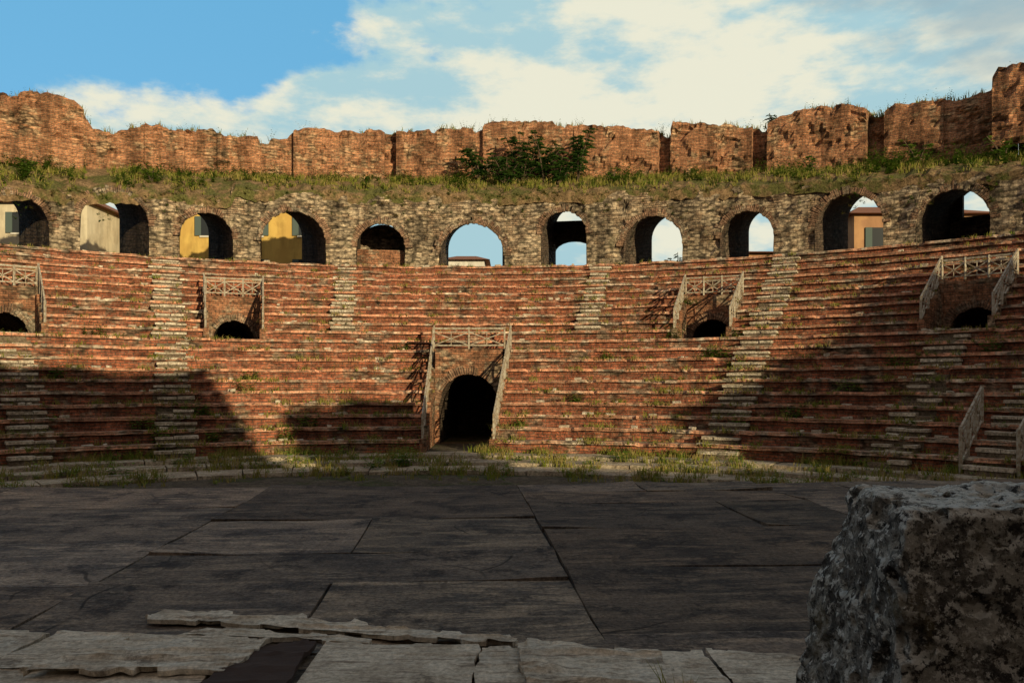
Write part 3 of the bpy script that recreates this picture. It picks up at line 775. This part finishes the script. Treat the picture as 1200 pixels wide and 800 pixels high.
def house(x0,x1,y0,y1,zt,mat,roof=1.6,floors=4,nw=4):
    e=bpy.data.objects.new('town_house',None); scene.collection.objects.link(e)
    mb=MB(); box(mb,x0,x1,y0,y1,-1,zt,0); mb.obj('walls',[mat],parent=e)
    mb=MB(); o=.5; xm=(x0+x1)/2; ym=(y0+y1)/2
    c=[(x0-o,y0-o,zt),(x1+o,y0-o,zt),(x1+o,y1+o,zt),(x0-o,y1+o,zt)]; ra=(x0+(x1-x0)*.25,ym,zt+roof); rb_=(x1-(x1-x0)*.25,ym,zt+roof)
    mb.poly([c[0],c[1],rb_,ra]);mb.poly([c[1],c[2],rb_]);mb.poly([c[2],c[3],ra,rb_]);mb.poly([c[3],c[0],ra]);mb.poly([c[3],c[2],c[1],c[0]])
    mb.obj('roof',[M_roof],parent=e)
    mb=MB(); fh=(zt+1)/floors
    for f in range(floors):
        for k in range(nw):
            xc=x0+(x1-x0)*(k+.5)/nw; zc=-1+fh*(f+.55)
            box(mb,xc-.45,xc+.45,y0-.05,y0+.02,zc-.7,zc+.7,0)
            box(mb,xc-.55,xc+.55,y0-.09,y0+.02,zc-.82,zc-.7,1)
            box(mb,xc-.9,xc-.45,y0-.1,y0+.02,zc-.7,zc+.7,2); box(mb,xc+.45,xc+.9,y0-.1,y0+.02,zc-.7,zc+.7,2)
    mb.obj('windows',[M_win,M_trim,M_shut],parent=e)
house(-27.5,-13.3,58,68,14.6,M_yel,1.6,5,4)
house(-38,-28.8,54,64,14.0,M_cre,1.5,5,3)
house(-52,-40,52,62,12.2,M_whi,1.5,4,4)
house(-6.2,-2.5,72,80,12.9,M_whi,1.0,5,2)
house(15.8,20.5,56,64,10.9,M_och,.8,4,2)
house(23.2,33,54,64,13.2,M_och,1.6,4,3)
house(36,46,52,62,11.8,M_cre,1.6,4,4)
shrub('small_tree',(10.8,52,8.6),2.0,1.3,8,14,31,M_weed,.2)
mb=MB(); beam(mb,(10.8,52,-1),(10.8,52,8.8),.3); o=mb.obj('trunk',[M_bark]); o.parent=bpy.data.objects['small_tree']
random.seed(5)

# ------------------------------------------------------------------ unseen wall added behind the viewpoint, outline shaped to cast the evening shadow
HP=[(-40,9),(-12,10.3),(0,10.9),(7,11.3),(15.2,11.9),(15.5,7.6),(17.8,7.4),(18.0,10.3),(22.6,10.9),(22.8,7.2),(30.6,7.2),(31.0,10.2),(35,11.6),(38.5,13.2),(41.8,15.6),(43.5,15.2),(46,13.2),(52,13),(62,11),(80,10)]
mb=MB(); x=-40.0
def hp(x): return interp(HP,x)+.35*nz(x*.9,4.4)+.22*nz(x*2.9,1.9)
while x<80:
    a,b=x,x+.35
    for k in range(6):
        for Y in (-8.0,-9.5):
            z0,z1=-1+(hp(a)+1)*k/6,-1+(hp(a)+1)*(k+1)/6; y0,y1=-1+(hp(b)+1)*k/6,-1+(hp(b)+1)*(k+1)/6
            mb.poly([(a,Y,z0),(b,Y,y0),(b,Y,y1),(a,Y,z1)],[(a,z0),(b,y0),(b,y1),(a,z1)],0)
    mb.poly([(a,-8.0,hp(a)),(b,-8.0,hp(b)),(b,-9.5,hp(b)),(a,-9.5,hp(a))],None,0)
    x=b
for X in (-40.0,80.0):
    mb.poly([(X,-8,-1),(X,-9.5,-1),(X,-9.5,hp(X)),(X,-8,hp(X))],None,0)
mb.obj('shadow_wall',[M_upper])

# ------------------------------------------------------------------ light
AZ=35.0; EL=12.0
s=Vector((sin(radians(AZ))*cos(radians(EL)),-cos(radians(AZ))*cos(radians(EL)),sin(radians(EL))))
sun=bpy.data.lights.new('sun','SUN'); sun.energy=5.0; sun.angle=radians(.5); sun.color=(1,.82,.50)
so=bpy.data.objects.new('sun',sun); so.rotation_euler=s.to_track_quat('Z','Y').to_euler(); scene.collection.objects.link(so)
W=bpy.data.worlds.new('World'); scene.world=W; W.use_nodes=True
nt=W.node_tree; nt.nodes.clear()
def wn(t): return nt.nodes.new(t)
out=wn('ShaderNodeOutputWorld'); bg=wn('ShaderNodeBackground'); nt.links.new(bg.outputs[0],out.inputs[0]); bg.inputs[1].default_value=.12
sky=wn('ShaderNodeTexSky'); sky.sky_type='NISHITA'; sky.sun_disc=False; sky.sun_elevation=radians(EL); sky.sun_rotation=radians(180-AZ); sky.air_density=1; sky.dust_density=.6; sky.ozone_density=1.5
tc=wn('ShaderNodeTexCoord'); sp=wn('ShaderNodeSeparateXYZ'); nt.links.new(tc.outputs['Generated'],sp.inputs[0])
def wm(op,a,b=0.0,clamp=False):
    x=wn('ShaderNodeMath'); x.operation=op; x.use_clamp=clamp
    for k,v in enumerate((a,b)):
        if isinstance(v,(int,float)): x.inputs[k].default_value=v
        else: nt.links.new(v,x.inputs[k])
    return x.outputs[0]
def wr(f,a,b,lo=0.0,hi=1.0):
    x=wn('ShaderNodeMapRange'); nt.links.new(f,x.inputs[0]); x.inputs[1].default_value=a;x.inputs[2].default_value=b;x.inputs[3].default_value=lo;x.inputs[4].default_value=hi; x.interpolation_type='SMOOTHSTEP'; return x.outputs[0]
def wnoise(scale,sc=(1,1,2.2),detail=7,r=.55,off=(0,0,0)):
    m=wn('ShaderNodeMapping'); m.inputs['Scale'].default_value=sc; m.inputs['Location'].default_value=off; nt.links.new(tc.outputs['Generated'],m.inputs[0])
    x=wn('ShaderNodeTexNoise'); nt.links.new(m.outputs[0],x.inputs['Vector']); x.inputs['Scale'].default_value=scale; x.inputs['Detail'].default_value=detail; x.inputs['Roughness'].default_value=r; return x.outputs['Fac']
m_=wm('SUBTRACT',wm('ADD',wm('MULTIPLY',sp.outputs[0],.40),.475),sp.outputs[2])
n1=wm('MULTIPLY',wm('SUBTRACT',wnoise(4.6,(1,1,2.0),8,.58),.5),.44)
mask=wr(wm('ADD',m_,n1),-.002,.05)
front=wr(sp.outputs[1],.0,.5); low=wr(sp.outputs[2],.5,.75,1,0)
mask=wm('MULTIPLY',wm('MULTIPLY',mask,front),low)
def wmix(f,a,b):
    x=wn('ShaderNodeMix'); x.data_type='RGBA'; 
    for i,v in ((0,f),(6,a),(7,b)):
        if isinstance(v,tuple): x.inputs[i].default_value=(*v,1)
        elif isinstance(v,float): x.inputs[i].default_value=v
        else: nt.links.new(v,x.inputs[i])
    return x.outputs[2]
shade=wr(wnoise(5.5,(1,1,2.6),8,.6,(3,1,2)),.42,.58)
cc=wmix(shade,(3.3,5.1,5.6),(6.9,6.8,5.5))
dk=wm('MULTIPLY',wr(wm('ADD',wm('ADD',sp.outputs[0],sp.outputs[2]),wm('MULTIPLY',wnoise(6.0,(1,1,3),6,.55,(7,2,5)),.5)),.96,1.12),.75)
cc=wmix(dk,cc,(2.6,3.7,4.2))
blue=wmix(.75,sky.outputs[0],(1.2,4.1,6.7))
# unseen haze added overhead and behind the viewpoint to warm the shadows
warm=wr(wm('SUBTRACT',sp.outputs[1],wm('MULTIPLY',sp.outputs[2],.5)),.35,-.25)
hz=wm('MULTIPLY',wr(wnoise(2.2,(1,1,2),6,.6,(9,4,2)),.3,.7,.65,1.0),warm)
blue=wmix(hz,blue,(3.4,2.5,1.75))
fin=wmix(mask,blue,cc)
nt.links.new(fin,bg.inputs[0])

# ------------------------------------------------------------------ camera
cam=bpy.data.cameras.new('camera'); cam.lens=28; cam.sensor_width=36; cam.shift_y=50/1200; cam.clip_end=3000; cam.clip_start=.05
co=bpy.data.objects.new('camera',cam); co.location=(0,0,EYE); co.rotation_euler=(radians(90),0,0); scene.collection.objects.link(co); scene.camera=co
scene.view_settings.view_transform='Standard'; scene.view_settings.look='None'; scene.view_settings.exposure=0
